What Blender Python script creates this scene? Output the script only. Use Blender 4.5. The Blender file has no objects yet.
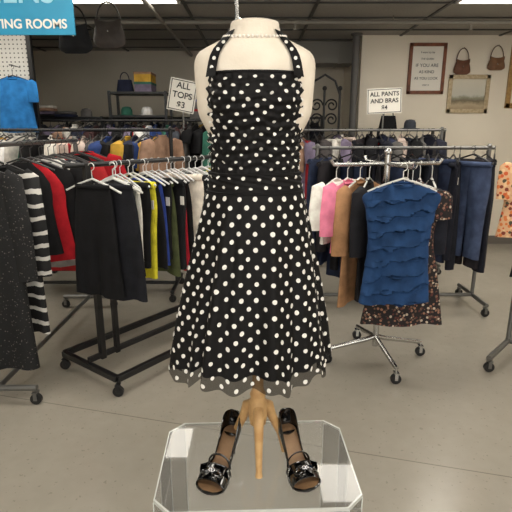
import bpy, math, random
from mathutils import Vector, Matrix
random.seed(7)
sc=bpy.context.scene
PI=math.pi
def lin(c):
    return tuple(((x/255.0)/12.92 if x/255.0<=0.04045 else ((x/255.0+0.055)/1.055)**2.4) for x in c)
def newmat(name):
    m=bpy.data.materials.new(name); m.use_nodes=True
    return m,m.node_tree,m.node_tree.nodes['Principled BSDF']
def setc(b,c,r=.6,me=0,coat=0,spec=None):
    b.inputs['Base Color'].default_value=(*lin(c),1); b.inputs['Roughness'].default_value=r; b.inputs['Metallic'].default_value=me
    b.inputs['Coat Weight'].default_value=coat
    if spec is not None: b.inputs['Specular IOR Level'].default_value=spec
def plain(name,c,r=.6,me=0,coat=0,spec=None):
    m,nt,b=newmat(name); setc(b,c,r,me,coat,spec); return m
def N(nt,t,**k):
    n=nt.nodes.new(t)
    for a,v in k.items(): setattr(n,a,v)
    return n
def mathn(nt,op,a,b=None,c=None):
    n=N(nt,'ShaderNodeMath',operation=op)
    for i,x in enumerate((a,b,c)):
        if x is None: continue
        if isinstance(x,(int,float)): n.inputs[i].default_value=x
        else: nt.links.new(x,n.inputs[i])
    return n.outputs[0]
def mixc(nt,f,a,b):
    n=N(nt,'ShaderNodeMix',data_type='RGBA')
    if isinstance(f,(int,float)): n.inputs[0].default_value=f
    else: nt.links.new(f,n.inputs[0])
    for i,x in ((6,a),(7,b)):
        if isinstance(x,tuple): n.inputs[i].default_value=(*lin(x),1)
        else: nt.links.new(x,n.inputs[i])
    return n.outputs[2]
def pos(nt): 
    g=N(nt,'ShaderNodeNewGeometry'); s=N(nt,'ShaderNodeSeparateXYZ'); nt.links.new(g.outputs['Position'],s.inputs[0]); return g.outputs['Position'],s.outputs
def noise(nt,vec,scale,detail=3,rough=.5):
    n=N(nt,'ShaderNodeTexNoise'); n.inputs['Scale'].default_value=scale; n.inputs['Detail'].default_value=detail; n.inputs['Roughness'].default_value=rough
    nt.links.new(vec,n.inputs['Vector']); return n.outputs[0]
def noisy(name,c1,c2,scale,r=.7,bump=0,bscale=None):
    m,nt,b=newmat(name); setc(b,c1,r); p,s=pos(nt)
    f=noise(nt,p,scale); mr=N(nt,'ShaderNodeMapRange'); mr.inputs[1].default_value=.35; mr.inputs[2].default_value=.65; nt.links.new(f,mr.inputs[0])
    nt.links.new(mixc(nt,mr.outputs[0],c1,c2),b.inputs['Base Color'])
    if bump:
        bn=N(nt,'ShaderNodeBump'); bn.inputs['Strength'].default_value=bump; bn.inputs['Distance'].default_value=.004
        nt.links.new(noise(nt,p,bscale or scale*4),bn.inputs['Height']); nt.links.new(bn.outputs[0],b.inputs['Normal'])
    return m
_fc={}
def fab(c,r=.85):
    k=tuple(c)
    if k not in _fc:
        c2=tuple(min(255,int(x*1.18+4)) for x in c)
        _fc[k]=noisy('fabric_%d_%d_%d'%k,c,c2,14,r,.35,90)
        _fc[k].node_tree.nodes['Principled BSDF'].inputs['Specular IOR Level'].default_value=.25
    return _fc[k]
def floral(name,base,cols,scale=38,thr=.42):
    m,nt,b=newmat(name); setc(b,base,.8); p,s=pos(nt)
    v=N(nt,'ShaderNodeTexVoronoi'); v.inputs['Scale'].default_value=scale; nt.links.new(p,v.inputs['Vector'])
    cr=N(nt,'ShaderNodeValToRGB'); cr.color_ramp.interpolation='CONSTANT'
    sep=N(nt,'ShaderNodeSeparateColor'); nt.links.new(v.outputs['Color'],sep.inputs[0]); nt.links.new(sep.outputs[0],cr.inputs[0])
    e=cr.color_ramp.elements
    e[0].position=0; e[0].color=(*lin(cols[0]),1); e[1].position=1/len(cols); e[1].color=(*lin(cols[1%len(cols)]),1)
    for i in range(2,len(cols)):
        q=e.new(i/len(cols)); q.color=(*lin(cols[i]),1)
    f=mathn(nt,'LESS_THAN',v.outputs['Distance'],thr)
    nt.links.new(mixc(nt,f,base,cr.outputs[0]),b.inputs['Base Color']); return m
def stripes(name,c1,c2,period=.05,duty=.5,axis=2,wob=.01):
    m,nt,b=newmat(name); setc(b,c1,.8); p,s=pos(nt)
    a=mathn(nt,'ADD',s[axis],mathn(nt,'MULTIPLY',noise(nt,p,9),wob))
    f=mathn(nt,'LESS_THAN',mathn(nt,'FRACT',mathn(nt,'DIVIDE',a,period)),duty)
    nt.links.new(mixc(nt,f,c1,c2),b.inputs['Base Color']); return m

# ------------------------------------------------------------------ mesh builder
class MB:
    def __init__(s): s.v=[];s.f=[];s.m=[]
    def add(s,vs,fs,mi=0):
        o=len(s.v); s.v+= [tuple(x) for x in vs]; s.f+=[tuple(i+o for i in f) for f in fs]; s.m+=[mi]*len(fs)
    def box(s,c,d,mi=0,yaw=0,M=None):
        vs=[]
        for z in(-1,1):
            for y in(-1,1):
                for x in(-1,1): vs.append(Vector((x*d[0]/2,y*d[1]/2,z*d[2]/2)))
        R=M if M is not None else Matrix.Rotation(yaw,3,'Z')
        vs=[R@q+Vector(c) for q in vs]
        s.add(vs,[(0,2,3,1),(4,5,7,6),(0,1,5,4),(2,6,7,3),(0,4,6,2),(1,3,7,5)],mi)
    def grid(s,rows,closed=True,mi=0,cap0=False,cap1=False):
        n=len(rows[0]); vs=[p for r in rows for p in r]; fs=[]
        for i in range(len(rows)-1):
            for j in range(n if closed else n-1):
                k=(j+1)%n; fs.append((i*n+j,i*n+k,(i+1)*n+k,(i+1)*n+j))
        if cap0: fs.append(tuple(range(n-1,-1,-1)))
        if cap1: fs.append(tuple((len(rows)-1)*n+j for j in range(n)))
        s.add(vs,fs,mi)
    def tube(s,path,r,mi=0,n=8,flat=1.0,cap=True):
        path=[Vector(p) for p in path]; rows=[]
        rr=r if isinstance(r,(list,tuple)) else [r]*len(path)
        up0=None
        for i,p in enumerate(path):
            t=(path[min(i+1,len(path)-1)]-path[max(i-1,0)])
            if t.length<1e-9: t=Vector((0,0,1))
            t.normalize()
            if up0 is None:
                up0=Vector((0,1,0)) if abs(t.y)<.8 else Vector((0,0,1))
            a=up0-t*up0.dot(t); a.normalize(); up0=a; b=t.cross(a)
            rows.append([p+a*(math.cos(2*PI*j/n)*rr[i]*flat)+b*(math.sin(2*PI*j/n)*rr[i]) for j in range(n)])
        s.grid(rows,True,mi,cap,cap)
    def lathe(s,c,prof,mi=0,n=24,sy=1.0):
        rows=[[(c[0]+r*math.cos(2*PI*j/n),c[1]+r*sy*math.sin(2*PI*j/n),c[2]+z) for j in range(n)] for r,z in prof]
        s.grid(rows,True,mi,True,True)
    def ball(s,c,r,mi=0,n=10,sc=(1,1,1)):
        rows=[]
        for i in range(n//2+1):
            a=PI*i/(n//2); a=min(max(a,.05),PI-.05)
            rows.append([(c[0]+sc[0]*r*math.sin(a)*math.cos(2*PI*j/n),c[1]+sc[1]*r*math.sin(a)*math.sin(2*PI*j/n),c[2]+sc[2]*r*math.cos(a)) for j in range(n)])
        s.grid(rows,True,mi,True,True)
    def build(s,name,mats,parent=None,smooth=True,bevel=0,origin=None):
        me=bpy.data.meshes.new(name); vs=s.v
        o=Vector(origin) if origin else Vector((0,0,0))
        if origin: vs=[tuple(Vector(q)-o) for q in vs]
        me.from_pydata(vs,[],s.f)
        for m in mats: me.materials.append(m)
        me.polygons.foreach_set('material_index',s.m)
        me.update()
        import bmesh
        bm=bmesh.new(); bm.from_mesh(me); bmesh.ops.recalc_face_normals(bm,faces=bm.faces); bm.to_mesh(me); bm.free()
        if smooth:
            me.polygons.foreach_set('use_smooth',[True]*len(me.polygons))
            try: me.set_sharp_from_angle(angle=math.radians(50))
            except Exception: pass
        ob=bpy.data.objects.new(name,me); sc.collection.objects.link(ob); ob.location=o
        if parent:
            ob.parent=parent; ob.matrix_parent_inverse=Matrix.Translation(-Vector(parent.location))
        if bevel:
            b=ob.modifiers.new('bevel','BEVEL'); b.width=bevel; b.segments=2; b.limit_method='ANGLE'
        return ob
def empty(name,loc=(0,0,0)):
    e=bpy.data.objects.new(name,None); e.location=loc; e.empty_display_size=.1; sc.collection.objects.link(e); return e
def text(name,body,loc,size,mat,rot=(PI/2,0,0),parent=None,align='CENTER',bold=0):
    cu=bpy.data.curves.new(name,'FONT'); cu.body=body; cu.size=size; cu.align_x=align; cu.align_y='CENTER'; cu.extrude=.0006; cu.offset=bold
    cu.materials.append(mat); ob=bpy.data.objects.new(name,cu); ob.location=loc; ob.rotation_euler=rot; sc.collection.objects.link(ob)
    if parent: ob.parent=parent; ob.matrix_parent_inverse=Matrix.Translation(-Vector(parent.location))
    return ob
def interp(keys,x):
    if x<=keys[0][0]: return keys[0][1]
    if x>=keys[-1][0]: return keys[-1][1]
    for i in range(len(keys)-1):
        x0,y0=keys[i][:2]; x1,y1=keys[i+1][:2]
        if x0<=x<=x1:
            t=(x-x0)/(x1-x0)
            m0=(y1-keys[i-1][1])/(x1-keys[i-1][0]) if i>0 else (y1-y0)/(x1-x0)
            m1=(keys[i+2][1]-y0)/(keys[i+2][0]-x0) if i<len(keys)-2 else (y1-y0)/(x1-x0)
            h=x1-x0
            return (2*t**3-3*t*t+1)*y0+(t**3-2*t*t+t)*h*m0+(-2*t**3+3*t*t)*y1+(t**3-t*t)*h*m1

# ------------------------------------------------------------------ camera / colour
cam=bpy.data.cameras.new('camera'); co=bpy.data.objects.new('camera',cam); sc.collection.objects.link(co)
cam.sensor_width=36; cam.lens=36*480/512; co.location=(0,0,1.5); co.rotation_euler=(math.radians(90-14.7),0,0); cam.clip_start=.02
sc.camera=co
sc.view_settings.view_transform='Standard'
w=bpy.data.worlds.new('world'); sc.world=w; w.use_nodes=True
w.node_tree.nodes['Background'].inputs[0].default_value=(1,.97,.92,1); w.node_tree.nodes['Background'].inputs[1].default_value=3.2

# ------------------------------------------------------------------ room
HC=2.63
M_wall=noisy('wall_paint',(216,208,192),(206,198,182),1.3,.75,.15,40)
M_wall2=noisy('wall_paint_right',(240,231,214),(232,223,206),1.3,.75,.15,40)
m,nt,b=newmat('floor_concrete'); setc(b,(150,144,134),.32); p,s=pos(nt)
f1=noise(nt,p,1.1,5,.6); f2=noise(nt,p,14,4)
c=mixc(nt,f1,(148,143,132),(182,175,162)); 
c=mixc(nt,mathn(nt,'MULTIPLY',f2,.35),c,(136,130,120))
sp=noise(nt,p,46,2); c=mixc(nt,mathn(nt,'MULTIPLY',mathn(nt,'GREATER_THAN',sp,.68),.35),c,(100,94,86))
d=mathn(nt,'ABSOLUTE',mathn(nt,'ADD',mathn(nt,'ADD',mathn(nt,'MULTIPLY',s[0],.2517),mathn(nt,'MULTIPLY',s[1],.968)),-2.052))
j=mathn(nt,'LESS_THAN',d,.003)
c=mixc(nt,mathn(nt,'MULTIPLY',j,.6),c,(95,88,80))
nt.links.new(c,b.inputs['Base Color'])
nt.links.new(mathn(nt,'ADD',mathn(nt,'MULTIPLY',f1,.22),.12),b.inputs['Roughness'])
M_floor=m
m,nt,b=newmat('ceiling_tile'); setc(b,(178,176,170),.9); p,s=pos(nt)
f=noise(nt,p,1.0,2); g=noise(nt,p,120,2)
c=mixc(nt,f,(140,137,130),(182,178,170)); c=mixc(nt,mathn(nt,'MULTIPLY',mathn(nt,'LESS_THAN',g,.4),.35),c,(96,94,90))
nt.links.new(c,b.inputs['Base Color']); M_ceil=m
M_grid=plain('ceiling_grid_metal',(60,59,56),.5)
M_base=plain('baseboard_vinyl',(112,106,98),.5)
XL,XR,YB,YB2,YF=-3.3,3.6,7.6,6.4,-2.6
def slab(name,c,d,mat): 
    b_=MB(); b_.box(c,d); return b_.build(name,[mat],smooth=False)
slab('floor',((XL+XR)/2,(YB+YF)/2,-.05),(XR-XL+.4,YB-YF+.4,.1),M_floor)
slab('ceiling',((XL+XR)/2,(YB+YF)/2,HC+.05),(XR-XL+.4,YB-YF+.4,.1),M_ceil)
slab('wall_left',(XL-.05,(YB+YF)/2,HC/2),(.1,YB-YF,HC),M_wall)
slab('wall_right',(XR+.05,(YB+YF)/2,HC/2),(.1,YB-YF,HC),M_wall)
slab('wall_back',((XL+1.31)/2,YB+.05,HC/2),(1.31-XL,.1,HC),M_wall)
slab('wall_back_jut',((XR+1.31)/2,(YB2+YB)/2+.05,HC/2),(XR-1.31,YB-YB2+.1,HC),M_wall2)
fw=MB(); cx=(XL+XR)/2; W=XR-XL
fw.box((cx,YF-.05,.25),(W,.1,.5)); fw.box((cx,YF-.05,2.55),(W,.1,.16))
for x in (XL+.15,cx-.1,XR-.15): fw.box((x,YF-.05,1.49),(.3,.1,1.98))
fw.build('wall_front',[M_wall],smooth=False)
wf=MB()
for (a,c2) in ((XL+.3,cx-.25),(cx+.05,XR-.3)):
    for x in (a+.03,c2-.03,(a+c2)/2): wf.box((x,YF-.05,1.49),(.06,.06,1.98))
    for z in (.53,2.44): wf.box(((a+c2)/2,YF-.05,z),(c2-a,.06,.06))
wf.build('window_1',[plain('window_frame',(60,60,60),.4)],smooth=False)
slab('baseboard_back',((XL+1.31)/2,YB-.01,.05),(1.31-XL,.02,.1),M_base)
slab('baseboard_right_jut',((XR+1.31)/2,YB2-.01,.055),(XR-1.31,.02,.11),M_base)
slab('baseboard_left',(XL+.01,(YB+YF)/2,.05),(.02,YB-YF-.1,.1),M_base)
slab('baseboard_right',(XR-.01,(YB2+YF)/2,.05),(.02,YB2-YF-.1,.1),M_base)
g=MB(); tx=.61
x=XL+.2
gx=[]; 
while x<XR: g.box((x,(YB+YF)/2,HC-.006),(.03,YB-YF,.012)); gx.append(x); x+=tx*2
y=YF+.1; gy=[]
while y<YB: g.box(((XL+XR)/2,y,HC-.007),(XR-XL,.03,.012)); gy.append(y); y+=tx
g.build('ceiling_grid',[M_grid],smooth=False)
m,nt,b=newmat('light_lens'); setc(b,(255,250,238),.5); b.inputs['Emission Color'].default_value=(1,.945,.85,1); b.inputs['Emission Strength'].default_value=8.8; M_lens=m
M_white=plain('white_enamel',(235,235,232),.4)
for (ix,iy) in ((1,1),(4,1),(2,4),(3,4),(1,7),(4,7),(2,8),(3,10),(0,10),(4,11),(1,11),(4,9)):
    X=gx[ix]+tx; Y=gy[iy]+tx/2
    e=empty('ceiling_light',(X,Y,HC-.015))
    q=MB(); q.box((X,Y,HC-.012),(1.12,.5,.012)); q.build('lens',[M_lens],e,False)
    q=MB()
    for sx in(-1,1): q.box((X+sx*.575,Y,HC-.014),(.03,.56,.02)); q.box((X,Y+sx*.27,HC-.014),(1.18,.03,.02))
    q.build('trim_frame',[M_white],e,False)
M_pipe=plain('painted_pipe',(130,126,118),.5)
mb=MB(); mb.tube([(-.95,3.2,2.565),(-.95,7.58,2.565)],.022,0,10); mb.tube([(-3.28,5.35,2.565),(3.3,5.35,2.565)],.022,0,10)
for (x,y) in((-2.2,5.35),(.4,5.35),(-.95,6.5),(2.2,5.35)): mb.tube([(x,y,2.56),(x,y,2.50)],.012,0,8); mb.lathe((x,y,2.49),[(.026,0),(.026,.004),(.008,.01)],0,12)
for x in(-3,-1.6,0,1.4,2.8): mb.tube([(x,5.35,2.56),(x,5.35,HC)],.006,0,6)
for y in(4.2,6.9): mb.tube([(-.95,y,2.56),(-.95,y,HC)],.006,0,6)
mb.build('sprinkler_pipe',[M_pipe])
mb=MB(); mb.box((.55,7.0,2.49),(1.5,.45,.27))
for x in(.0,.55,1.1): mb.box((x,7.0,2.49),(.03,.47,.29))
mb.build('air_duct',[plain('duct_grey',(120,117,110),.5)],smooth=False)

# ------------------------------------------------------------------ garments
OUT={
 'top':[(0,.14),(.03,.3),(.09,.47),(.2,.43),(.45,.38),(.7,.40),(1,.45)],
 'tank':[(0,.12),(.04,.20),(.10,.26),(.25,.36),(.5,.36),(1,.44)],
 'dress':[(0,.12),(.03,.3),(.07,.42),(.15,.38),(.35,.30),(.6,.38),(1,.50)],
 'coat':[(0,.14),(.03,.34),(.07,.49),(.2,.46),(.6,.46),(1,.5)],
 'skirt':[(0,.33),(.05,.36),(.3,.42),(1,.50)],
}
def garment(mb,o,yaw,kind,w,h,mi,seed=0,t=.04,rows=14,cols=26,sleeve=.38,ruff=0,fold=1.0,mi2=None,sw=1.0):
    rnd=random.Random(seed*977+13); o=Vector(o)
    ux=Vector((math.cos(yaw),math.sin(yaw),0)); uy=Vector((-math.sin(yaw),math.cos(yaw),0)); uz=Vector((0,0,1))
    T=lambda x,y,z:o+ux*x+uy*y+uz*z
    ph=rnd.uniform(0,6); k1=rnd.uniform(16,24)/w*.42; k2=rnd.uniform(38,52)/w*.42
    def body(x0,keys,ww,vh,v0=0,th=t):
        R=[]
        for i in range(rows+1):
            v=i/rows; Wd=interp(keys,v)*ww; Th=th*(.35+.65*min(1,v*3))
            row=[]
            for jx in range(cols):
                a=2*PI*jx/cols; c_,s_=math.cos(a),math.sin(a)
                x=Wd*math.copysign(abs(c_)**.85,c_); y=Th*math.copysign(abs(s_)**.8,s_)
                am=fold*.014*min(1,v*1.6)*(.4+.6*v)
                y+=am*math.sin(k1*x+ph+1.5*v)+am*.5*math.sin(k2*x+ph*2)
                z=-v*vh+.006*math.sin(k1*x*1.3+ph)*v
                if ruff:
                    vv=v*ruff+x*2.2
                    fr=(vv+.13*math.sin(x*30+ph+int(v*ruff)*2.3)+.08*math.sin(x*61+int(v*ruff)*2.1))%1.0
                    bump=.030*fr**1.3
                    y+=math.copysign(bump,s_)*min(1,abs(s_)*2)+.006*fr*math.sin(x*90+ph+int(v*ruff)*1.7)
                row.append(T(x0+x,y,z))
            R.append(row)
        mb.grid(R,True,mi,True,True)
    if kind=='pants':
        for sx in(-1,1):
            body(sx*w*.22,[(0,.24),(.2,.27),(.5,.22),(1,.20)],w,h)
        mb.tube([T(-.46*w,0,-.01),T(-.2*w,-.02,-.012),T(.2*w,-.02,-.012),T(.46*w,0,-.01)],.022,mi,8)
    else:
        body(0,OUT[kind],w,h)
        if kind in('top','coat','dress') and sleeve>0:
            for sx in(-1,1):
                sl=sleeve*(h if kind=='top' else .62 if kind=='coat' else .3)
                P=[T(sx*w*.36,0,-.05*min(h,.7)),T(sx*w*.47*(.5+.5*sw),0,-.09*min(h,.7)),T(sx*w*.535*(.3+.7*sw),-.005,-.05-sl*.5),T(sx*w*.56*(.3+.7*sw),-.01,-.05-sl)]
                mb.tube(P,[.03,.062,.066,.06],mi,12,.5)
        if kind in('top','coat','dress'):
            P=[T(.33*.35*w*math.cos(a)*1.1,.5*t*math.sin(a)-.004,.006-.018*(1 if math.sin(a)<0 else 0)) for a in [2*PI*i/14 for i in range(15)]]
            mb.tube(P,.007,mi if mi2 is None else mi2,6)
        if kind=='skirt':
            P=[T(.345*w*math.cos(a),.55*t*math.sin(a),-.012) for a in [2*PI*i/20 for i in range(21)]]
            mb.tube(P,.012,mi if mi2 is None else mi2,6)
def hanger(mb,o,yaw,barz,mi):
    o=Vector(o); ux=Vector((math.cos(yaw),math.sin(yaw),0)); z0=o.z
    P=lambda x,z:(o.x+ux.x*x,o.y+ux.y*x,z)
    mb.tube([P(-.19,z0-.05),P(-.1,z0-.012),P(0,z0+.02),P(.1,z0-.012),P(.19,z0-.05)],.006,mi,6)
    pts=[P(0,z0+.02),P(0,barz-.025)]+[P(.02*math.sin(a)+0,barz-.004+.02*-math.cos(a)) for a in [0.3+i*.5 for i in range(9)]]
    mb.tube(pts,.0025,mi,5)
PAL_dark=[(24,24,28),(18,18,20),(34,36,48),(52,48,52),(30,32,40),(70,66,66),(22,22,24),(60,40,40)]
PAL_mix=[(30,30,34),(24,24,26),(205,200,192),(140,30,36),(40,60,110),(90,88,86),(150,120,100),(60,64,72),(188,170,160),(36,40,60),(20,20,22),(110,100,120),(50,100,84),(226,222,214),(190,150,60)]
def rail(p0,p1,z,n,pal,kinds,hlo,hhi,seed,parent=None,hangcol=(225,225,225),wlo=.38,whi=.46,jit=.12,seq=False,latj=0,drop=.1):
    rnd=random.Random(seed); mats=[fab(c_) for c_ in pal]+[plain('hanger_plastic',hangcol,.35),plain('price_tag',(236,232,222),.7)]
    mb=MB(); d=Vector(p1)-Vector(p0); yaw=math.atan2(d.y,d.x)-PI/2
    for i in range(n):
        q=Vector(p0)+d*((i+.5)/n+rnd.uniform(-.2,.2)/n)
        yw=yaw+rnd.uniform(-jit,jit); lx=rnd.uniform(-latj,latj)
        q=q+Vector((math.cos(yw),math.sin(yw)))*lx
        o=(q.x,q.y,z-drop)
        kd=rnd.choice(kinds); ci=(i%len(pal)) if seq else rnd.randrange(len(pal))
        dz=rnd.uniform(-.03,.01)
        oo=(q.x,q.y,z-drop+dz-(.03 if kd in('skirt','pants') else 0))
        sp=d.length/n
        ww=rnd.uniform(wlo,whi)*(1 if kd not in('pants','skirt') else .92)
        garment(mb,oo,yw,kd,ww,rnd.uniform(hlo,hhi),ci,seed*100+i,t=min(.04,max(.02,sp*.5)),rows=9,cols=18,fold=.8,sleeve=rnd.choice([.3,.4,.75]))
        hanger(mb,o,yw,z,len(pal))
        if rnd.random()<.35:
            sx=rnd.choice((-1,1)); mb.box((q.x+sx*math.cos(yw)*ww*.4,q.y+sx*math.sin(yw)*ww*.4-.03,z-.25),(.035,.003,.055),len(pal)+1,yw)
    return mb.build('hanging_clothes',mats,parent)
M_blk=plain('black_powder_coat',(20,20,22),.4)
M_chr=plain('chrome',(190,190,188),.22,1)
M_gry=plain('grey_steel',(120,120,118),.35,.7)
M_rub=plain('caster_rubber',(28,28,28),.6)
def caster(mb,x,y,z=.075,mi=0,mw=1):
    rows=[]
    for dy,r in((-.012,.026),(-.011,.032),(.011,.032),(.012,.026)):
        rows.append([(x+r*math.cos(2*PI*j/16),y+dy,.032+r*math.sin(2*PI*j/16)) for j in range(16)])
    mb.grid(rows,True,mw,True,True)
    mb.box((x,y-.018,.052),(.02,.004,.05),mi); mb.box((x,y+.018,.052),(.02,.004,.05),mi)
    mb.box((x,y,.075),(.03,.042,.006),mi); mb.tube([(x,y,.07),(x,y,.1)],.007,mi)
def rolling(name,p0,p1,z,mat=M_blk,foot=.28,thick=.016):
    a,b_=Vector(p0),Vector(p1); d=(b_-a); L=d.length; d.normalize(); nrm=Vector((-d.y,d.x,0))
    e=empty(name,((a.x+b_.x)/2,(a.y+b_.y)/2,0)); mb=MB()
    a3=lambda v,z_:(v.x,v.y,z_)
    ax=Vector((a.x,a.y,0)); bx=Vector((b_.x,b_.y,0)); d3=Vector((d.x,d.y,0))
    for q in(ax,bx):
        mb.tube([a3(q,.11),a3(q,z)],thick,0,10)
        mb.tube([a3(q-nrm*foot,.1),a3(q+nrm*foot,.1)],thick*1.1,0,10)
        for s_ in(-1,1): caster(mb,(q+nrm*foot*s_*.95).x,(q+nrm*foot*s_*.95).y)
    mb.tube([a3(ax-d3*.04,z),a3(bx+d3*.04,z)],thick*.9,0,10)
    mb.tube([a3(ax,.1),a3(bx,.1)],thick,0,10)
    for q in(ax,bx): mb.ball((q.x,q.y,z+.012),.022)
    mb.build('frame',[mat,M_rub],e)
    return e

# R1 foreground left rack
e=rolling('clothing_rack',(-1.45,2.42),(-1.45,3.95),1.42,M_gry,.22)
rail((-1.37,2.85),(-1.34,3.95),1.42,14,[(20,20,22),(170,28,38),(24,24,26),(222,216,208),(150,148,146),(226,220,210),(28,30,40),(170,40,44),(120,116,112),(24,24,26),(60,110,90)],['top','coat','skirt','tank'],.55,.8,3,e,wlo=.44,whi=.52,seq=True,latj=.05,hangcol=(60,60,60))
M_bw=stripes('knit_black_white',(18,18,20),(205,202,196),.075,.30,2,.05)
M_lace=floral('black_lace_print',(15,15,17),[(15,15,17),(52,50,50),(20,20,22),(92,88,84),(18,18,20)],90,.3)
M_hb=plain('hanger_black',(25,25,25),.4)
mb=MB(); garment(mb,(-1.45,2.48,1.32),.05,'coat',.44,1.12,0,5,t=.045,rows=22,cols=40,sleeve=.9,sw=.8); hanger(mb,(-1.45,2.48,1.32),0.05,1.42,1)
mb.build('black_lace_coat',[M_lace,M_hb])
mb=MB(); garment(mb,(-1.38,2.60,1.32),-.12,'coat',.40,.95,0,9,t=.03,rows=22,cols=40,sleeve=.9,sw=.75); hanger(mb,(-1.38,2.60,1.32),-.12,1.42,1)
mb.build('striped_knit_cardigan',[M_bw,M_hb])

# R2 black double-beam rack
u=Vector((.6,.8)); A=Vector((-1.235,2.83)); B=Vector((-.80,2.50))
e=empty('clothing_rack',(-.7,3.1,0)); mb=MB(); Lr=1.3
A2,B2=A+u*Lr,B+u*Lr; mid=(A+B)/2+u*.1; mid2=mid+u*(Lr-.2)
def t3(v,z): return (v.x,v.y,z)
def beam(mb,p,q,z,wd=.035,hh=.035,mi=0):
    d=(q-p); mb.box(((p.x+q.x)/2,(p.y+q.y)/2,z),(d.length,wd,hh),mi,math.atan2(d.y,d.x))
beam(mb,A,B,.11); beam(mb,A2,B2,.11); beam(mb,A,A2,.11); beam(mb,B,B2,.11)
m1=(A*.5+B*.5); m2=(A2*.5+B2*.5); beam(mb,m1,m2,.145,.03,.03)
for q in(mid,mid2): mb.box((q.x,q.y,.72),(.035,.035,1.2),0,math.atan2(u.y,u.x))
q=mid+u*.11; mb.box((q.x,q.y,.62),(.03,.03,1.0),0,math.atan2(u.y,u.x))
mb.tube([t3(mid-u*.14,1.31),t3(mid2+u*.06,1.31)],.015)
for q in(A,B,A2,B2): caster(mb,q.x,q.y)
mb.build('frame',[M_blk,M_rub],e,bevel=.003)
yr=math.atan2(u.y,u.x)-PI/2
fm=fab((16,16,18)); fm2=fab((24,25,30))
for i,(off,wd,hh,sh) in enumerate(((-.03,.33,.64,.09),(.05,.36,.67,.17),(.10,.36,.62,.10))):
    mb=MB(); q=mid+u*off; px,py=q.x+sh*.8,q.y-sh*.6
    garment(mb,(px,py,1.21),yr+.25,'skirt',wd,hh,0,30+i,t=.03,rows=18,cols=44,fold=1.2); hanger(mb,(px,py,1.22),yr+.25,1.31,1)
    mb.build('black_skirt',[fm2 if i==1 else fm,plain('hanger_white',(225,225,220),.35)])
q0,q1=mid+u*.15,mid2
rail((q0.x,q0.y),(q1.x,q1.y),1.31,18,[(20,20,22),(216,212,204),(18,18,20),(206,196,52),(22,22,26),(46,66,140),(18,18,20),(70,76,48),(22,22,24),(150,26,40),(18,18,20),(214,204,190),(18,18,20),(24,24,28)],['skirt','pants','tank','skirt'],.5,.72,11,e,wlo=.38,whi=.44,seq=True,latj=.03,drop=.085)

# background left rows
e=rolling('clothing_rack',(-2.75,4.35),(-.75,4.35),1.50,M_blk)
rail((-2.75,4.35),(-.8,4.35),1.50,34,PAL_mix,['top','coat','tank','dress'],.6,.95,21,e,jit=.45,latj=.04,hangcol=(70,68,66),drop=.06)
e=rolling('clothing_rack',(-2.9,5.4),(-.3,5.4),1.6,M_blk)
rail((-2.9,5.4),(-.35,5.4),1.6,40,PAL_mix+PAL_dark,['top','coat','dress'],.7,1.0,22,e,jit=.5,latj=.05,hangcol=(50,50,50),drop=.06)
e=rolling('clothing_rack',(-2.6,6.85),(.9,6.85),1.66,M_blk)
rail((-2.6,6.85),(.9,6.85),1.66,40,PAL_dark+PAL_mix,['top','coat','dress'],.7,1.0,23,e,jit=.4,hangcol=(50,50,50),drop=.06)

# right side rows
PAL_r=[(30,36,54),(22,22,26),(38,46,68),(26,28,38),(66,78,106),(20,20,24),(104,102,106),(24,26,34),(34,32,36),(44,52,74)]
e=rolling('clothing_rack',(.5,4.0),(1.90,4.0),1.36,M_gry)
rail((.5,4.0),(1.98,4.0),1.36,22,PAL_r,['pants','pants','skirt','pants'],.7,.98,31,e,hangcol=(30,30,32),jit=.85,latj=.06,wlo=.36,whi=.44,drop=.07)
e=rolling('clothing_rack',(.35,5.2),(1.95,5.2),1.5,M_gry)
rail((.35,5.2),(1.95,5.2),1.5,28,PAL_dark+PAL_mix,['top','coat','pants'],.6,.95,32,e,jit=.5,latj=.05,hangcol=(60,60,60),drop=.06)

# R5 four-way rack
C=Vector((.80,2.97)); E5=empty('four_way_clothing_rack',(C.x,C.y,0)); mb=MB()
mb.tube([t3(C,.1),t3(C,1.36)],.02,0,12); mb.ball((C.x,C.y,1.37),.026)
ang0=.16
for k in range(4):
    a=ang0+k*PI/2; d=Vector((math.cos(a),math.sin(a))); L=.33
    mb.tube([t3(C,.17),t3(C+d*.06,.15),t3(C+d*L,.1)],[.016,.016,.014],0,10); caster(mb,(C+d*L).x,(C+d*L).y)
    mb.tube([t3(C,1.30),t3(C+d*.34,1.30),t3(C+d*.36,1.33)],.011,0,8)
mb.build('frame',[M_chr,M_rub],E5)
M_blue=fab((30,58,96)); M_han=plain('hanger_clear_white',(230,228,222),.3)
mb=MB(); o=(.800,2.63,1.215); garment(mb,o,.02,'top',.455,.68,0,77,t=.045,rows=110,cols=84,ruff=8,sleeve=.10,fold=.4,sw=.35); hanger(mb,(o[0],o[1],1.225),.02,1.31,1)
mb.build('blue_ruffled_blouse',[M_blue,M_han])
M_flor=floral('floral_brown_print',(30,24,26),[(36,26,28),(150,110,90),(90,50,44),(196,180,160),(28,22,24),(110,84,70)],60,.5)
mb=MB(); o=(.89,2.75,1.20); garment(mb,o,.0,'dress',.50,.85,0,78,t=.04,rows=24,cols=44,sleeve=.5,sw=.5); hanger(mb,o,0,1.31,1)
mb.build('floral_print_dress',[M_flor,M_han])
d=Vector((math.cos(ang0),math.sin(ang0)))
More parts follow.
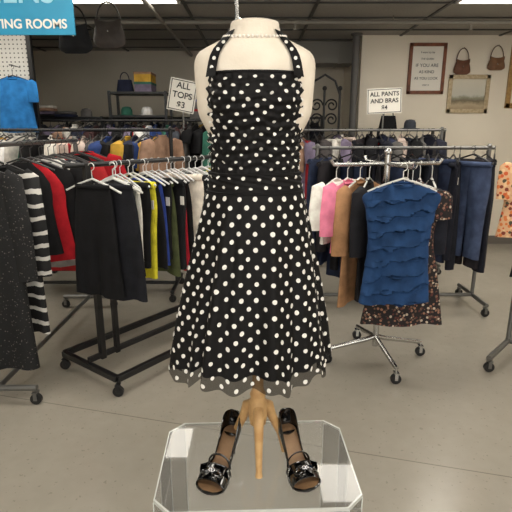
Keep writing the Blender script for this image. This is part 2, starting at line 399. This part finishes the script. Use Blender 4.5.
for nm,off,col,kd,wd,hh,sd in (('brown_cardigan',-.17,(158,118,84),'coat',.40,.76,1),('pink_blouse',-.25,(226,124,152),'top',.40,.42,2),('black_jacket',-.11,(26,26,30),'coat',.42,.72,4),('white_blouse',-.32,(222,214,206),'top',.38,.36,6)):
    mb=MB(); q=C+d*off; o=(q.x,q.y,1.20); yw=ang0+PI/2+(-.85 if nm!='black_jacket' else -.6)
    garment(mb,o,yw,kd,wd,hh,0,60+sd,t=.022,rows=18,cols=32,sleeve=.6); hanger(mb,o,yw,1.30,1)
    mb.build(nm,[fab(col),M_han])
mb=MB()
for i,(off,mi_,hh) in enumerate(((.14,0,.7),(.22,1,.68),(.3,2,.72))):
    q=C+d*off; o=(q.x,q.y,1.19); garment(mb,o,ang0+PI/2-.3,'top',.4,hh,mi_,90+i,t=.025,sleeve=.5); hanger(mb,o,ang0+PI/2-.3,1.30,3)
mb.build('hanging_clothes',[fab((30,30,34)),fab((60,40,44)),fab((24,26,34)),M_han],E5)

# R8 far right rack
E8=rolling('clothing_rack',(1.73,3.04),(2.47,2.32),1.5,M_gry,.36)
M_or=floral('orange_floral_print',(220,174,132),[(206,92,46),(232,196,150),(130,56,36),(216,120,62),(80,74,56)],42,.5)
mb=MB(); o=(1.68,2.98,1.33); garment(mb,o,.25,'top',.40,.48,0,101,t=.04,rows=20,cols=36,sleeve=.4,sw=.6); hanger(mb,o,.25,1.5,1); mb.build('orange_floral_blouse',[M_or,M_han])
mb=MB(); o=(1.78,2.93,1.30); garment(mb,o,.35,'dress',.42,.68,0,102,t=.025,rows=20,cols=36,sleeve=0); hanger(mb,o,.35,1.5,1); mb.build('black_dress',[fab((20,20,22)),M_han])
rail((1.90,2.87),(2.47,2.32),1.5,7,[(160,34,40),(205,200,192),(30,30,34),(150,60,50)],['top','dress'],.55,.8,41,E8,seq=True)

# ------------------------------------------------------------------ dress form + dress
CX,CY=-.003,1.38
e=empty('dress_form',(CX,CY,.42))
FK=[(1.0,.10),(1.2,.11),(1.3,.108),(1.4,.104),(1.48,.125),(1.54,.154),(1.60,.160),(1.65,.163),(1.68,.161),(1.703,.146),(1.722,.108),(1.738,.078),(1.752,.067),(1.770,.064)]
FY=[(1.0,.08),(1.3,.08),(1.4,.078),(1.48,.09),(1.56,.092),(1.62,.085),(1.68,.075),(1.703,.068),(1.722,.062),(1.738,.058),(1.752,.056),(1.770,.055)]
ZN=1.770
mb=MB(); R=[]
for i in range(80):
    z=1.0+i*((ZN-1.0)/79); rx,ry=interp(FK,z),interp(FY,z)
    R.append([(CX+rx*math.cos(2*PI*j/56),CY+ry*math.sin(2*PI*j/56),z) for j in range(56)])
for k,(sc_,dz) in enumerate(((.96,.004),(.8,.007),(.4,.009))): R.append([(CX+.064*sc_*math.cos(2*PI*j/56),CY+.055*sc_*math.sin(2*PI*j/56),ZN+dz) for j in range(56)])
mb.grid(R,True,0,True,True)
M_form=noisy('form_jersey',(232,222,206),(224,213,196),20,.8,.2,200)
mb.build('torso',[M_form],e)
M_pearl=plain('pearl',(240,232,222),.2,0,.5)
mb=MB()
for i in range(50):
    a=2*PI*i/50; z=1.738+.007*math.sin(a); rx,ry=interp(FK,z)+.003,interp(FY,z)+.003
    mb.ball((CX+rx*math.cos(a),CY+ry*math.sin(a),z),.0045,0,8)
mb.build('pearl_necklace',[M_pearl])
mb=MB(); mb.tube([(CX-.046,CY,1.772),(CX-.048,CY,1.83),(CX-.050,CY,1.95)],.004,0); mb.lathe((CX-.042,CY,1.773),[(.014,0),(.013,.008),(.006,.012)],0)
mb.build('metal_finial',[M_chr],e)
M_wood=noisy('pale_maple',(214,174,120),(194,150,98),30,.45,.1,80)
WX=.006
mb=MB()
mb.lathe((WX,CY,.0),[(.012,.56),(.026,.575),(.030,.60),(.03,.655),(.022,.67),(.026,.68),(.018,.70),(.017,.86),(.017,1.02)],0,24)
for a in(-PI/2+.05,PI/6+.1,5*PI/6-.1):
    dx,dy=math.cos(a),math.sin(a); rr=.07 if a<0 else .115
    P=[(WX+dx*r_,CY+dy*r_,z_) for r_,z_ in((.012,.645),(.044*1,.625),(.056,.585),(rr*.82,.50),(rr*.95,.44),(rr,.423))]
    mb.tube(P,[.015,.017,.015,.012,.010,.012],0,12)
mb.build('wooden_tripod',[M_wood],e)

DX=[(.76,.240),(.80,.237),(.84,.232),(.92,.221),(1.0,.206),(1.08,.192),(1.156,.176),(1.23,.161),(1.305,.145),(1.348,.133),(1.385,.125),(1.42,.124),(1.48,.128),(1.55,.134),(1.60,.139),(1.65,.138)]
DY=[(.76,.178),(.80,.172),(.92,.162),(1.0,.152),(1.156,.130),(1.305,.110),(1.348,.103),(1.385,.097),(1.42,.096),(1.50,.106),(1.57,.118),(1.61,.112),(1.65,.100)]
ZT,ZH,ZW=1.642,.782,1.335
def dsurf(th,z):
    rx,ry=interp(DX,z),interp(DY,z)
    s_=max(0,(ZW-z)/(ZW-ZH)); ex=0; zz=z
    if s_>0:
        f_=.55*math.sin(9*th+.7*math.sin(2*th)+.5)+.38*math.sin(15*th+1.1+1.2*math.sin(th*3))+.22*math.sin(24*th+s_*2)
        ex=.025*s_**.85*f_
        zz=z+.013*s_**3*math.sin(9*th+.7*math.sin(2*th)+.5+1.2)-.008*s_**3*math.sin(4*th)+.006*s_**4*math.sin(19*th)
    else:
        q=min(1,(z-ZW)/.03)
        if z>1.385:
            q2=min(1,(z-1.385)/.03)*min(1,(ZT-z)/.02)
            ex=q2*(.0024*math.sin(z*300+1.6*math.sin(th*5)+1.0*math.sin(th*11+2))+.0020*math.sin(z*190+3*math.sin(th*3+1)))
            side=abs(math.cos(th))**8; ex+=q2*side*.0022*math.sin(z*360)
            ex+=.0012*math.sin(th*40+2*math.sin(z*30))
        else:
            ex=.003*q+.0022*q*math.sin(z*420+th*9)
    if z>1.5:
        for c0 in(-PI/2-.62,-PI/2+.62):
            dd=(th-c0+PI)%(2*PI)-PI
            ex+=.012*math.exp(-(dd/.42)**2-((z-1.57)/.05)**2)
    c_,s2=math.cos(th),math.sin(th)
    return Vector((CX-.018*s_+(rx+ex)*c_,CY+(ry+ex)*s2,zz))
def dnorm(th,z):
    a=dsurf(th+.01,z)-dsurf(th-.01,z); b_=dsurf(th,z+.002)-dsurf(th,z-.002); n=a.cross(b_); n.normalize(); return n
mb=MB(); NT=260; R=[]
zs=[]; z=ZT
while z>ZH: zs.append(z); z-=(.0035 if z>ZW-.01 else .010)
zs.append(ZH)
for z in zs: R.append([dsurf(2*PI*j/NT,z) for j in range(NT)])
k=max(i for i,z in enumerate(zs) if z>ZH+.034)
mb.grid(R[:k+1],True,0); mb.grid(R[k:],True,2)
L=[]
for z in(1.3,1.2,1.1,1.0,.9,.84): L.append([(CX-.012+(interp(DX,z)-.035)*math.cos(2*PI*j/60),CY+(interp(DY,z)-.035)*math.sin(2*PI*j/60),z) for j in range(60)])
mb.grid(L,True,0)
mb.tube([dsurf(2*PI*j/120,ZT)+Vector((0,0,.001)) for j in range(121)],.0035,0,6)
mb.tube([dsurf(2*PI*j/120,1.385) for j in range(121)],.003,0,6)
mb.tube([dsurf(2*PI*j/120,1.334) for j in range(121)],.003,0,6)
def dot(th,z,ra,rb):
    P0=dsurf(th,z); dth=(dsurf(th+.01,z)-dsurf(th-.01,z)).length/.02
    c_=P0+dnorm(th,z)*.0022; n=14; vs=[c_]
    for ring in(.55,1.0):
        for j in range(n):
            a=2*PI*j/n; t2=th+ra*ring*math.cos(a)/dth; z2=z+rb*ring*math.sin(a)
            vs.append(dsurf(t2,z2)+dnorm(t2,z2)*.0018)
    fs=[(0,1+j,1+(j+1)%n) for j in range(n)]+[(1+j,1+n+j,1+n+(j+1)%n,1+(j+1)%n) for j in range(n)]
    mb.add(vs,fs,1)
rnd=random.Random(5)
def row(z,sp,ra,rb,ph,jt=.01,jz=.0015):
    circ=2*PI*math.sqrt((interp(DX,z)**2+interp(DY,z)**2)/2); n=max(6,round(circ/sp))
    for i in range(n):
        th=2*PI*(i+ph)/n-PI/2+rnd.uniform(-jt,jt)
        r_=rnd.uniform(.92,1.06)
        dot(th,z+rnd.uniform(-jz,jz),ra*r_,rb*r_)
z=ZT-.014; k=0
while z>1.395: row(z,.035,.0054,.0042,.5*(k%2)+.05*k,.03,.0025); z-=.0175; k+=1
row(1.374,.035,.0054,.0042,.25); row(1.350,.035,.0054,.0042,.75)
z=ZW-.014; k=0
while z>ZH+.012: row(z,.038,.0064,.0068,.5*(k%2)+.03*k,.012,.0015); z-=.0228; k+=1
def fs_(x,z,off):
    rx,ry=interp(FK,z)+off,interp(FY,z)+off; q=max(0,1-(x/rx)**2); return Vector((CX+x,CY-ry*math.sqrt(q),z))
for sx in(-1,1):
    path=[(.112,1.632,.03),(.110,1.65,.018),(.107,1.67,.010),(.102,1.688,.008),(.093,1.705,.008),(.080,1.722,.007),(.070,1.737,.006),(.064,1.748,.006)]
    rows=[]
    for x,z,o_ in path:
        rows.append([fs_(sx*(x+(t_-.5)*.026),z+(t_-.5)*-.004,o_) for t_ in (0,.25,.5,.75,1)])
    back=[]
    z=1.750
    for a_ in(.25,.6,1.0,1.35,PI/2):
        rx,ry=interp(FK,z)+.006,interp(FY,z)+.006
        back.append([Vector((CX+sx*rx*math.cos(a_),CY+ry*math.sin(a_),z+(t_-.5)*-.026)) for t_ in(0,.25,.5,.75,1)])
    mb.grid(rows+back,False,0)
    for (x,z,o_) in ((.110,1.655,.0165),(.104,1.678,.0105),(.094,1.700,.0095),(.080,1.718,.0095)):
        c_=fs_(sx*x,z,o_); n=12; vs=[c_]+[fs_(sx*x+.0048*math.cos(2*PI*j/n),z+.0048*math.sin(2*PI*j/n),o_) for j in range(n)]
        mb.add(vs,[(0,1+j,1+(j+1)%n) for j in range(n)],1)
m,nt,b=newmat('black_chiffon'); setc(b,(12,11,12),.7,0,0,.25); M_ch=m
m2,nt,b=newmat('white_dot'); setc(b,(232,229,222),.7); M_dot=m2
m3,nt,b=newmat('sheer_black_chiffon'); setc(b,(16,15,16),.7,0,0,.2); b.inputs['Alpha'].default_value=.68; M_sh=m3
mb.build('polka_dot_halter_dress',[M_ch,M_dot,M_sh])

# ------------------------------------------------------------------ acrylic pedestal
m,nt,b=newmat('clear_acrylic'); nt.nodes.remove(b)
tr=N(nt,'ShaderNodeBsdfTransparent'); tr.inputs[0].default_value=(.985,.99,.985,1)
gl=N(nt,'ShaderNodeBsdfGlossy'); gl.inputs['Roughness'].default_value=.03
df=N(nt,'ShaderNodeBsdfDiffuse'); df.inputs[0].default_value=(.95,.95,.93,1)
mx=N(nt,'ShaderNodeMixShader'); mx.inputs[0].default_value=.09; nt.links.new(tr.outputs[0],mx.inputs[1]); nt.links.new(df.outputs[0],mx.inputs[2])
fr=N(nt,'ShaderNodeFresnel'); fr.inputs[0].default_value=1.45
mx2=N(nt,'ShaderNodeMixShader'); nt.links.new(mathn(nt,'ADD',fr.outputs[0],.02),mx2.inputs[0]); nt.links.new(mx.outputs[0],mx2.inputs[1]); nt.links.new(gl.outputs[0],mx2.inputs[2])
nt.links.new(mx2.outputs[0],nt.nodes['Material Output'].inputs[0]); M_acr=m
m,nt,b=newmat('acrylic_edge'); setc(b,(232,236,232),.12,0,.5); b.inputs['Alpha'].default_value=.75; M_edge=m
PCx,PCy=.002,1.395
e=empty('acrylic_pedestal',(PCx,PCy,0))
hw,hd,ch=.318,.222,.052
ca_,sa_=math.cos(.035),math.sin(.035)
def octo(ins,z): 
    a,b_,c_,d_=-hw+ins,hw-ins,-hd+ins,hd-ins; h=ch
    return [(PCx+x*ca_-y*sa_,PCy+x*sa_+y*ca_,z) for x,y in ((a+h,c_),(b_-h,c_),(b_,c_+h),(b_,d_-h),(b_-h,d_),(a+h,d_),(a,d_-h),(a,c_+h))]
mb=MB(); mb.add(octo(0,.42),[tuple(range(8))],0); mb.build('top_panel',[M_acr],e,False)
mb=MB(); mb.grid([octo(0,.408),octo(0,0.002)],True,0); mb.build('side_panels',[M_acr],e,False)
mb=MB(); mb.grid([octo(0,.4201),octo(.0,.408)],True,0); mb.grid([octo(0,.4203),octo(.004,.4203)],True,0)
for p_,q_ in zip(octo(-.0005,.41),octo(-.0005,.004)): mb.tube([p_,q_],.0018,0,6)
mb.grid([octo(0,.012),octo(0,.002)],True,0)
mb.build('polished_edges',[M_edge],e,False)

# ------------------------------------------------------------------ shoes
M_pat=plain('black_patent',(9,9,10),.12,0,1.0)
M_ins=noisy('insole_leather',(150,118,86),(128,98,70),20,.5)
M_sol=plain('sole_black',(22,20,20),.5)
M_gem=plain('rhinestone',(225,225,230),.12,.9)
def shoe(hx,hy,tx_,ty_,flip):
    z0=.4215; h=Vector((hx,hy,0)); t_=Vector((tx_,ty_,0)); F=(t_-h); L=F.length; F.normalize(); S=Vector((-F.y,F.x,0))
    P=lambda s_,x,z: h+F*(s_*L)+S*x+Vector((0,0,z0+z))
    ZS=[(0,.100),(.12,.096),(.3,.070),(.5,.036),(.66,.016),(.8,.012),(1,.016)]
    HW=[(0,.014),(.03,.024),(.1,.031),(.25,.031),(.45,.030),(.6,.038),(.75,.048),(.87,.046),(.95,.035),(1.0,.016)]
    OF=[(0,0),(.5,0),(.75,.003*flip),(1,-.004*flip)]
    e=empty('high_heel_shoe',((hx+tx_)/2,(hy+ty_)/2,z0))
    ss=[i/44 for i in range(45)]
    mb=MB(); rows=[]
    for s_ in ss:
        z=interp(ZS,s_); w_=interp(HW,s_); o_=interp(OF,s_)
        rows.append([P(s_,o_-w_,z),P(s_,o_-w_,z-.007),P(s_,o_,z-.010),P(s_,o_+w_,z-.007),P(s_,o_+w_,z)])
    mb.grid(rows,True,1,True,True)
    rows=[[P(s_,interp(OF,s_)+q*interp(HW,s_)*.93,interp(ZS,s_)+.0012) for q in(-1,-.5,0,.5,1)] for s_ in ss]
    mb.grid(rows,False,0)
    mb.build('insole_and_sole',[M_ins,M_sol],e)
    mb=MB(); rows=[]
    for i in range(14):
        q=i/13; z=.095*(1-q); r=.023*(1-q)**1.9+.0052
        off=.022-.014*math.sin(q*PI*.5)+.004*q
        rows.append([P((off+ (r*.9)*math.cos(2*PI*j/16))/L,r*math.sin(2*PI*j/16),z) for j in range(16)])
    mb.grid(rows,True,0,True,True)
    def wall(hf,s_end):
        loop=[]; n=34
        for i in range(n,-1,-1): loop.append((s_end*(i/n)**1.3,-1))
        for i in range(1,n+1): loop.append((s_end*(i/n)**1.3,1))
        rows=[]
        for lv in range(8):
            f_=lv/7; r=[]
            for s_,sd in loop:
                z=interp(ZS,s_); w_=interp(HW,s_); hh=interp(hf,s_)
                bul=.003*math.sin(f_*PI) - (.005*f_*(1-s_))
                back=-.004*math.sin(f_*PI*.8) if s_<.03 else 0
                r.append(P(s_+back/L+ (.004*f_/L if s_<.05 else 0),interp(OF,s_)+sd*(w_+bul+.001),z-.004+hh*f_))
            rows.append(r)
        mb.grid(rows,False,0)
        mb.tube(rows[-1],.0022,0,6)
    wall([(0,.066),(.06,.064),(.15,.052),(.28,.026),(.42,.014),(.55,.018),(.64,.032),(.72,.044)],.72)
    rows=[]
    for i in range(15):
        s_=.66+.23*i/14; w_=interp(HW,s_)+.002; z=interp(ZS,s_)-.005; hh=.048-.016*((s_-.66)/.23)**1.2
        rows.append([P(s_-.03/L*(math.cos(a)**2)*(1-i/14)*.5,interp(OF,s_)+w_*math.cos(a),z+hh*max(0,math.sin(a))**.75) for a in [PI*j/20 for j in range(21)]])
    mb.grid(rows,False,0); mb.tube(rows[-1],.0022,0,6); mb.tube(rows[0],.0022,0,6)
    mb.tube([P(s_,interp(OF,s_)+sd*(interp(HW,s_)),interp(ZS,s_)-.001) for sd,rng in((-1,[.86,.9,.94,.97,.99,1.0]),(1,[.995,.985,.97,.94,.9,.86])) for s_ in rng],.004,0,6)
    # slim strap crossing the instep
    s_=.56; w_=interp(HW,s_)+.002; z=interp(ZS,s_)+.004
    mb.tube([P(s_,interp(OF,s_)+w_*math.cos(a),z+.046*max(0,math.sin(a))**.8) for a in [PI*j/20 for j in range(21)]],.0035,0,8,.5)
    mb.build('upper',[M_pat],e)
    mb=MB(); bs=.79; bz=interp(ZS,bs)+.036
    for sd in(-1,1):
        for (dx,ds) in((.020,-.04),(.020,.045),(.030,.0)):
            rr=[]
            for i in range(9):
                q=i/8; wdt=.004+.011*math.sin(q*PI)**.8
                cc=P(bs+ds*q*1.6,interp(OF,bs)+sd*dx*1.25*q,bz+.006-.014*q*q)
                rr.append([cc+F*(wdt*math.cos(2*PI*j/10))+Vector((0,0,.005*math.sin(2*PI*j/10))) for j in range(10)])
            mb.grid(rr,True,0,True,True)
    for i in range(9):
        a=2*PI*i/9; mb.ball(P(bs+.007*math.sin(a)/L,interp(OF,bs)+.009*math.cos(a),bz+.010),.003,1,8)
    mb.ball(P(bs,interp(OF,bs),bz+.011),.0045,1,8)
    for sd in(-1,1):
        for q in(.016,.024,.030): mb.ball(P(bs,interp(OF,bs)+sd*q,bz+.010-.3*q),.0022,1,8)
    mb.build('bow_ornament',[M_pat,M_gem],e)
shoe(-.072,1.440,-.152,1.228,-1)
shoe(.098,1.450,.166,1.240,1)

# ------------------------------------------------------------------ wall decor
M_tx=plain('black_ink',(25,25,25),.6); M_pap=plain('paper_white',(240,236,226),.7)
def frame(name,cx_,cz,w_,h_,y,bw,fm_,inner,dep=.03):
    e=empty(name,(cx_,y,cz)); mb=MB()
    for sx in(-1,1):
        mb.box((cx_+sx*(w_/2-bw/2),y-dep/2,cz),(bw,dep,h_)); mb.box((cx_,y-dep/2,cz+sx*(h_/2-bw/2)),(w_,dep,bw))
    mb.build('frame',[fm_],e,False,.004)
    mb=MB(); mb.box((cx_,y-.008,cz),(w_-bw,.012,h_-bw)); mb.build('picture',[inner],e,False)
    return e
yw=YB2
M_brw=noisy('brown_wood_frame',(132,74,44),(104,56,34),20,.5)
e=frame('framed_poster',2.13,2.24,.46,.60,yw,.04,M_brw,M_pap)
for i,(tt,sz) in enumerate((('I want to be',.035),('THE QUEEN',.03),('IF YOU ARE',.055),('AS KIND',.05),('AS YOU LOOK',.045),('wear it',.03))):
    text('lettering',tt,(2.13,yw-.0175,2.43-i*.076),sz,M_tx,parent=e)
m,nt,b=newmat('landscape_painting'); setc(b,(180,180,160),.6); p,s=pos(nt)
zz=mathn(nt,'ADD',s[2],mathn(nt,'MULTIPLY',noise(nt,p,7,6,.7),.14))
cr=N(nt,'ShaderNodeValToRGB'); mr=N(nt,'ShaderNodeMapRange'); mr.inputs[1].default_value=1.75; mr.inputs[2].default_value=2.17; nt.links.new(zz,mr.inputs[0]); nt.links.new(mr.outputs[0],cr.inputs[0])
el=cr.color_ramp.elements; el[0].color=(*lin((150,128,100)),1); el[1].color=(*lin((214,208,192)),1)
for pp,cc in((.3,(186,168,138)),(.42,(120,110,88)),(.52,(150,150,130)),(.6,(200,198,186))): q=el.new(pp); q.color=(*lin(cc),1)
nt.links.new(cr.outputs[0],b.inputs['Base Color'])
frame('framed_landscape_painting',2.68,1.94,.52,.46,yw,.05,noisy('gilded_cream_frame',(200,182,150),(176,156,120),30,.45),m)
frame('framed_picture',3.34,2.16,.36,.78,yw,.06,noisy('gold_frame',(176,140,84),(150,116,66),30,.4),plain('picture_pale',(226,220,206),.6))
def purse(name,cx_,cz,y,col,w_=.19,h_=.14):
    e=empty(name,(cx_,y,cz)); mb=MB(); rows=[]
    for i in range(13):
        v=i/12; ww=w_/2*(.72+.28*math.sin(v*PI*.62)+.0); ww*= (1 if v<.8 else 1-.35*((v-.8)/.2)**2); th=.028*(.4+.6*math.sin(min(1,v*1.3)*PI*.5))*(1 if v<.9 else .6)
        rows.append([(cx_+ww*math.copysign(abs(math.cos(a))**.7,math.cos(a)),y-.04+th*math.sin(a),cz-v*h_) for a in [2*PI*j/24 for j in range(24)]])
    mb.grid(rows,True,0,True,True)
    fl=[[(cx_+w_*.4*(1-.25*q*q)*t_,y-.04-.014-.016*math.sin(q*PI*.6),cz+.002-q*h_*.55+.02*t_*t_) for t_ in [-1+.2*k for k in range(11)]] for q in [i/6 for i in range(7)]]
    mb.grid(fl,False,0)
    mb.build('body',[fab(col,.5)],e)
    mb=MB(); mb.tube([(cx_+w_*.36*math.cos(a),y-.035,cz-.005+.15*math.sin(a)) for a in [PI*i/16 for i in range(17)]],.006,0,8)
    mb.tube([(cx_,y,cz+.142),(cx_,y-.05,cz+.142),(cx_,y-.055,cz+.155)],.004,1,6); mb.ball((cx_,y-.072,cz-.07),.008,1)
    mb.build('strap_and_hook',[fab(tuple(int(x*.7) for x in col),.5),M_chr],e)
    return e
purse('hanging_purse',2.56,2.33,yw,(98,66,50),.21,.16); purse('hanging_purse',2.98,2.36,yw,(112,82,60),.22,.14)
def cbag(cx_,cy,cz,col):
    e=purse('hanging_handbag',cx_,cz,cy,col,.26,.19)
    mb=MB(); mb.tube([(cx_,cy-.03,cz+.14),(cx_,cy-.03,HC)],.002,0,6); mb.build('display_wire',[M_chr],e)
cbag(-1.38,4.0,2.26,(24,24,26)); cbag(-1.16,4.15,2.32,(60,54,50))

# ------------------------------------------------------------------ signs
e=empty('hanging_fitting_rooms_sign',(-1.55,3.0,2.25)); mb=MB()
mb.box((-1.60,3.0,2.29),(1.12,.015,.52)); mb.build('panel',[noisy('sign_blue',(36,150,190),(30,138,178),3,.45)],e,False)
text('lettering','FITTING ROOMS',(-1.08,2.99,2.085),.068,M_pap,parent=e,align='RIGHT',bold=.0015)
text('lettering','WOMENS',(-1.14,2.99,2.25),.17,plain('sign_pale_blue',(150,210,228),.5),parent=e,align='RIGHT',bold=.003)
mb=MB()
for x in(-2.05,-1.15): mb.tube([(x,3.0,2.54),(x,3.0,HC)],.003,0,6)
mb.build('wires',[M_chr],e)
def sgn(name,x,y,z,w_,h_,lines,sz,roll=0,post=None,border=True):
    e=empty(name,(x,y,z)); R_=Matrix.Rotation(roll,3,'Y'); mb=MB()
    mb.box((x,y,z),(w_,.006,h_),0,M=R_)
    if border:
        for sx in(-1,1):
            c_=R_@Vector((sx*(w_/2-.012),-.0045,0)); mb.box((x+c_.x,y-.0045,z+c_.z),(.006,.002,h_-.02),1,M=R_)
            c_=R_@Vector((0,-.0045,sx*(h_/2-.012))); mb.box((x+c_.x,y-.0045,z+c_.z),(w_-.02,.002,.006),1,M=R_)
    if post: mb.tube([(x,y+.01,z-h_/2+.05),(x,y+.01,post)],.008,2,8)
    mb.build('card',[M_pap,M_tx,M_gry],e,False)
    n=len(lines)
    for i,l in enumerate(lines):
        c_=R_@Vector((0,-.0045,(n/2-.5-i)*sz*1.1)); text('lettering',l,(x+c_.x,y-.006,z+c_.z),sz,M_tx,(PI/2,roll,0),e,bold=.001)
sgn('sale_sign',-.62,4.25,1.78,.23,.26,['ALL','TOPS','$3'],.07,.2,1.515)
sgn('pants_sign',1.32,5.18,1.79,.36,.25,['ALL PANTS','AND BRAS','$4'],.06,-.05,1.515)

# pegboard partition
m,nt,b=newmat('pegboard'); setc(b,(226,226,222),.6); p,s=pos(nt)
fx=mathn(nt,'ABSOLUTE',mathn(nt,'SUBTRACT',mathn(nt,'FRACT',mathn(nt,'DIVIDE',s[0],.04)),.5)); fz=mathn(nt,'ABSOLUTE',mathn(nt,'SUBTRACT',mathn(nt,'FRACT',mathn(nt,'DIVIDE',s[2],.04)),.5))
r_=mathn(nt,'ADD',mathn(nt,'MULTIPLY',fx,fx),mathn(nt,'MULTIPLY',fz,fz))
nt.links.new(mixc(nt,mathn(nt,'LESS_THAN',r_,.03),(222,220,214),(70,70,70)),b.inputs['Base Color'])
e=empty('pegboard_partition',(-2.75,5.0,0)); mb=MB(); mb.box((-2.74,5.0,1.28),(1.08,.02,2.56)); mb.build('panel',[m],e,False)
mb=MB(); mb.box((-2.19,5.0,1.3),(.04,.05,2.6)); mb.box((-3.27,5.0,1.3),(.04,.05,2.6)); mb.build('posts',[M_blk],e,False)
mb=MB(); o=(-2.30,4.82,1.98); garment(mb,o,.1,'top',.40,.5,0,120,t=.05,rows=18,cols=32,sleeve=.35,sw=.6); hanger(mb,o,.1,2.08,1); mb.tube([(-2.30,4.99,2.09),(-2.30,4.78,2.09)],.005,1); mb.build('blue_tee_shirt',[fab((34,100,158)),M_hb])

# shelves
def hat(mb,x,y,z,r,mi): mb.lathe((x,y,z),[(r*1.6,0),(r*1.65,.006),(r,.012),(r*.95,.07),(r*.7,.1),(r*.2,.108)],mi,20)
def bag(mb,x,y,z,mi,w_=.12):
    rows=[[(x+w_*(1-.25*v)*math.copysign(abs(math.cos(a))**.5,math.cos(a)),y+.05*(1-.5*v)*math.sin(a),z+v*.15) for a in [2*PI*j/20 for j in range(20)]] for v in (0,.2,.4,.6,.8,1)]
    mb.grid(rows,True,mi,True,True)
    mb.tube([(x+w_*.5*math.cos(a),y,z+.145+.09*math.sin(a)) for a in [PI*i/12 for i in range(13)]],.006,mi,6)
def pump(mb,x,y,z,mi):
    for sx in(-.04,.04):
        rows=[]
        for i in range(9):
            s_=i/8; yy=y+.1-.2*s_; zb=z+.05*(1-s_)**1.5; ww=.02+.012*math.sin(s_*PI); hh=.045-.02*s_
            rows.append([(x+sx+ww*math.cos(a),yy,zb+hh*max(0,math.sin(a))) for a in [2*PI*j/10 for j in range(10)]])
        mb.grid(rows,True,mi,True,True); mb.tube([(x+sx,y+.09,z+.05),(x+sx,y+.085,z)],.006,mi,6)
def shoebox(mb,x,y,z,mi,mi2):
    mb.box((x,y,z+.045),(.2,.3,.09),mi); mb.box((x,y,z+.1),(.208,.308,.025),mi2)
def stack(mb,x,y,z,n,mi0,k,rnd):
    for i in range(n):
        rr=[]
        w_,d_=rnd.uniform(.11,.14),rnd.uniform(.1,.13)
        for q in range(5):
            a=PI*q/4; s_=.9+.1*math.sin(a); zz=z+i*.035+.0175*(1-math.cos(a))
            rr.append([(x+w_*s_*math.copysign(abs(math.cos(t_))**.4,math.cos(t_)),y+d_*s_*math.copysign(abs(math.sin(t_))**.4,math.sin(t_)),zz) for t_ in [2*PI*j/20 for j in range(20)]])
        mb.grid(rr,True,mi0+rnd.randrange(k),True,True)
def shelf(name,x0_,x1_,y,zt,levels,seed,step=.3):
    rnd=random.Random(seed); e=empty(name,((x0_+x1_)/2,y,0)); mb=MB()
    for x in(x0_,x1_):
        for yy in(y-.18,y+.18): mb.box((x,yy,zt/2),(.03,.03,zt))
    for z in levels: mb.box(((x0_+x1_)/2,y,z),(x1_-x0_,.4,.025))
    mb.build('frame',[M_blk],e,False)
    mb=MB(); mats=[fab(c_) for c_ in PAL_mix]; nm=len(mats)
    for z in levels:
        x=x0_+.15
        while x<x1_-.1:
            r_=rnd.random(); mi=rnd.randrange(nm)
            if r_<.15: hat(mb,x,y,z+.0125,.07,mi)
            elif r_<.4: bag(mb,x,y,z+.0125,mi,.11)
            elif r_<.6: pump(mb,x-.04,y,z+.0125,mi); pump(mb,x+.12,y,z+.0125,rnd.randrange(nm))
            elif r_<.8:
                for k in range(rnd.randint(1,2)): shoebox(mb,x,y,z+.0125+k*.113,rnd.randrange(nm),rnd.randrange(nm))
            else: stack(mb,x,y,z+.0125,rnd.randint(2,5),0,nm,rnd)
            x+=step
    mb.build('shelf_goods',mats,e)
shelf('display_shelf',-1.75,-1.08,6.2,1.95,[.4,.9,1.4,1.66,1.93],3,.25)
shelf('display_shelf',-2.75,-1.86,6.2,1.66,[.4,.9,1.3,1.64],5,.25)
shelf('display_shelf',1.4,2.15,5.85,1.52,[.4,.9,1.5],8,.26)
shelf('display_shelf',-.85,.45,6.2,1.64,[.4,.9,1.3,1.62],12,.25)

# ornate black metal stand
e=empty('wrought_iron_stand',(.8,5.9,0)); mb=MB()
for x in(.62,.80,.98):
    mb.tube([(x,5.9,0.02),(x,5.9,1.95)],.014,0,8)
    mb.ball((x,5.9,1.97),.028,0,10)
for z in(.3,1.1,1.5): mb.tube([(.62,5.9,z),(.98,5.9,z)],.012,0,8)
def spiral(cx_,cz,r,sx,sz,turn=1.5):
    return [(cx_+sx*r*(1-.75*t_)*math.cos(turn*2*PI*t_),5.9,cz+sz*r*(1-.75*t_)*math.sin(turn*2*PI*t_)) for t_ in [i/30 for i in range(31)]]
for x in(.71,.89):
    for z in(1.62,1.78): mb.tube(spiral(x,z,.075,1 if x<.8 else -1,1),.010,0,6)
mb.tube([(.62,5.9,1.9),(.68,5.9,2.05),(.80,5.9,2.12),(.92,5.9,2.05),(.98,5.9,1.9)],.013,0,8)
for x in(.62,.98): mb.tube([(x,5.72,.012),(x,6.08,.012)],.012,0,8)
mb.build('scrollwork',[M_blk],e)
mb=MB(); mb.lathe((1.22,6.3,0),[(.07,0),(.07,.03),(.045,.035),(.045,HC-.03),(.07,HC-.02),(.07,HC)],0,20)
mb.build('support_column',[plain('column_grey',(96,94,92),.5)])
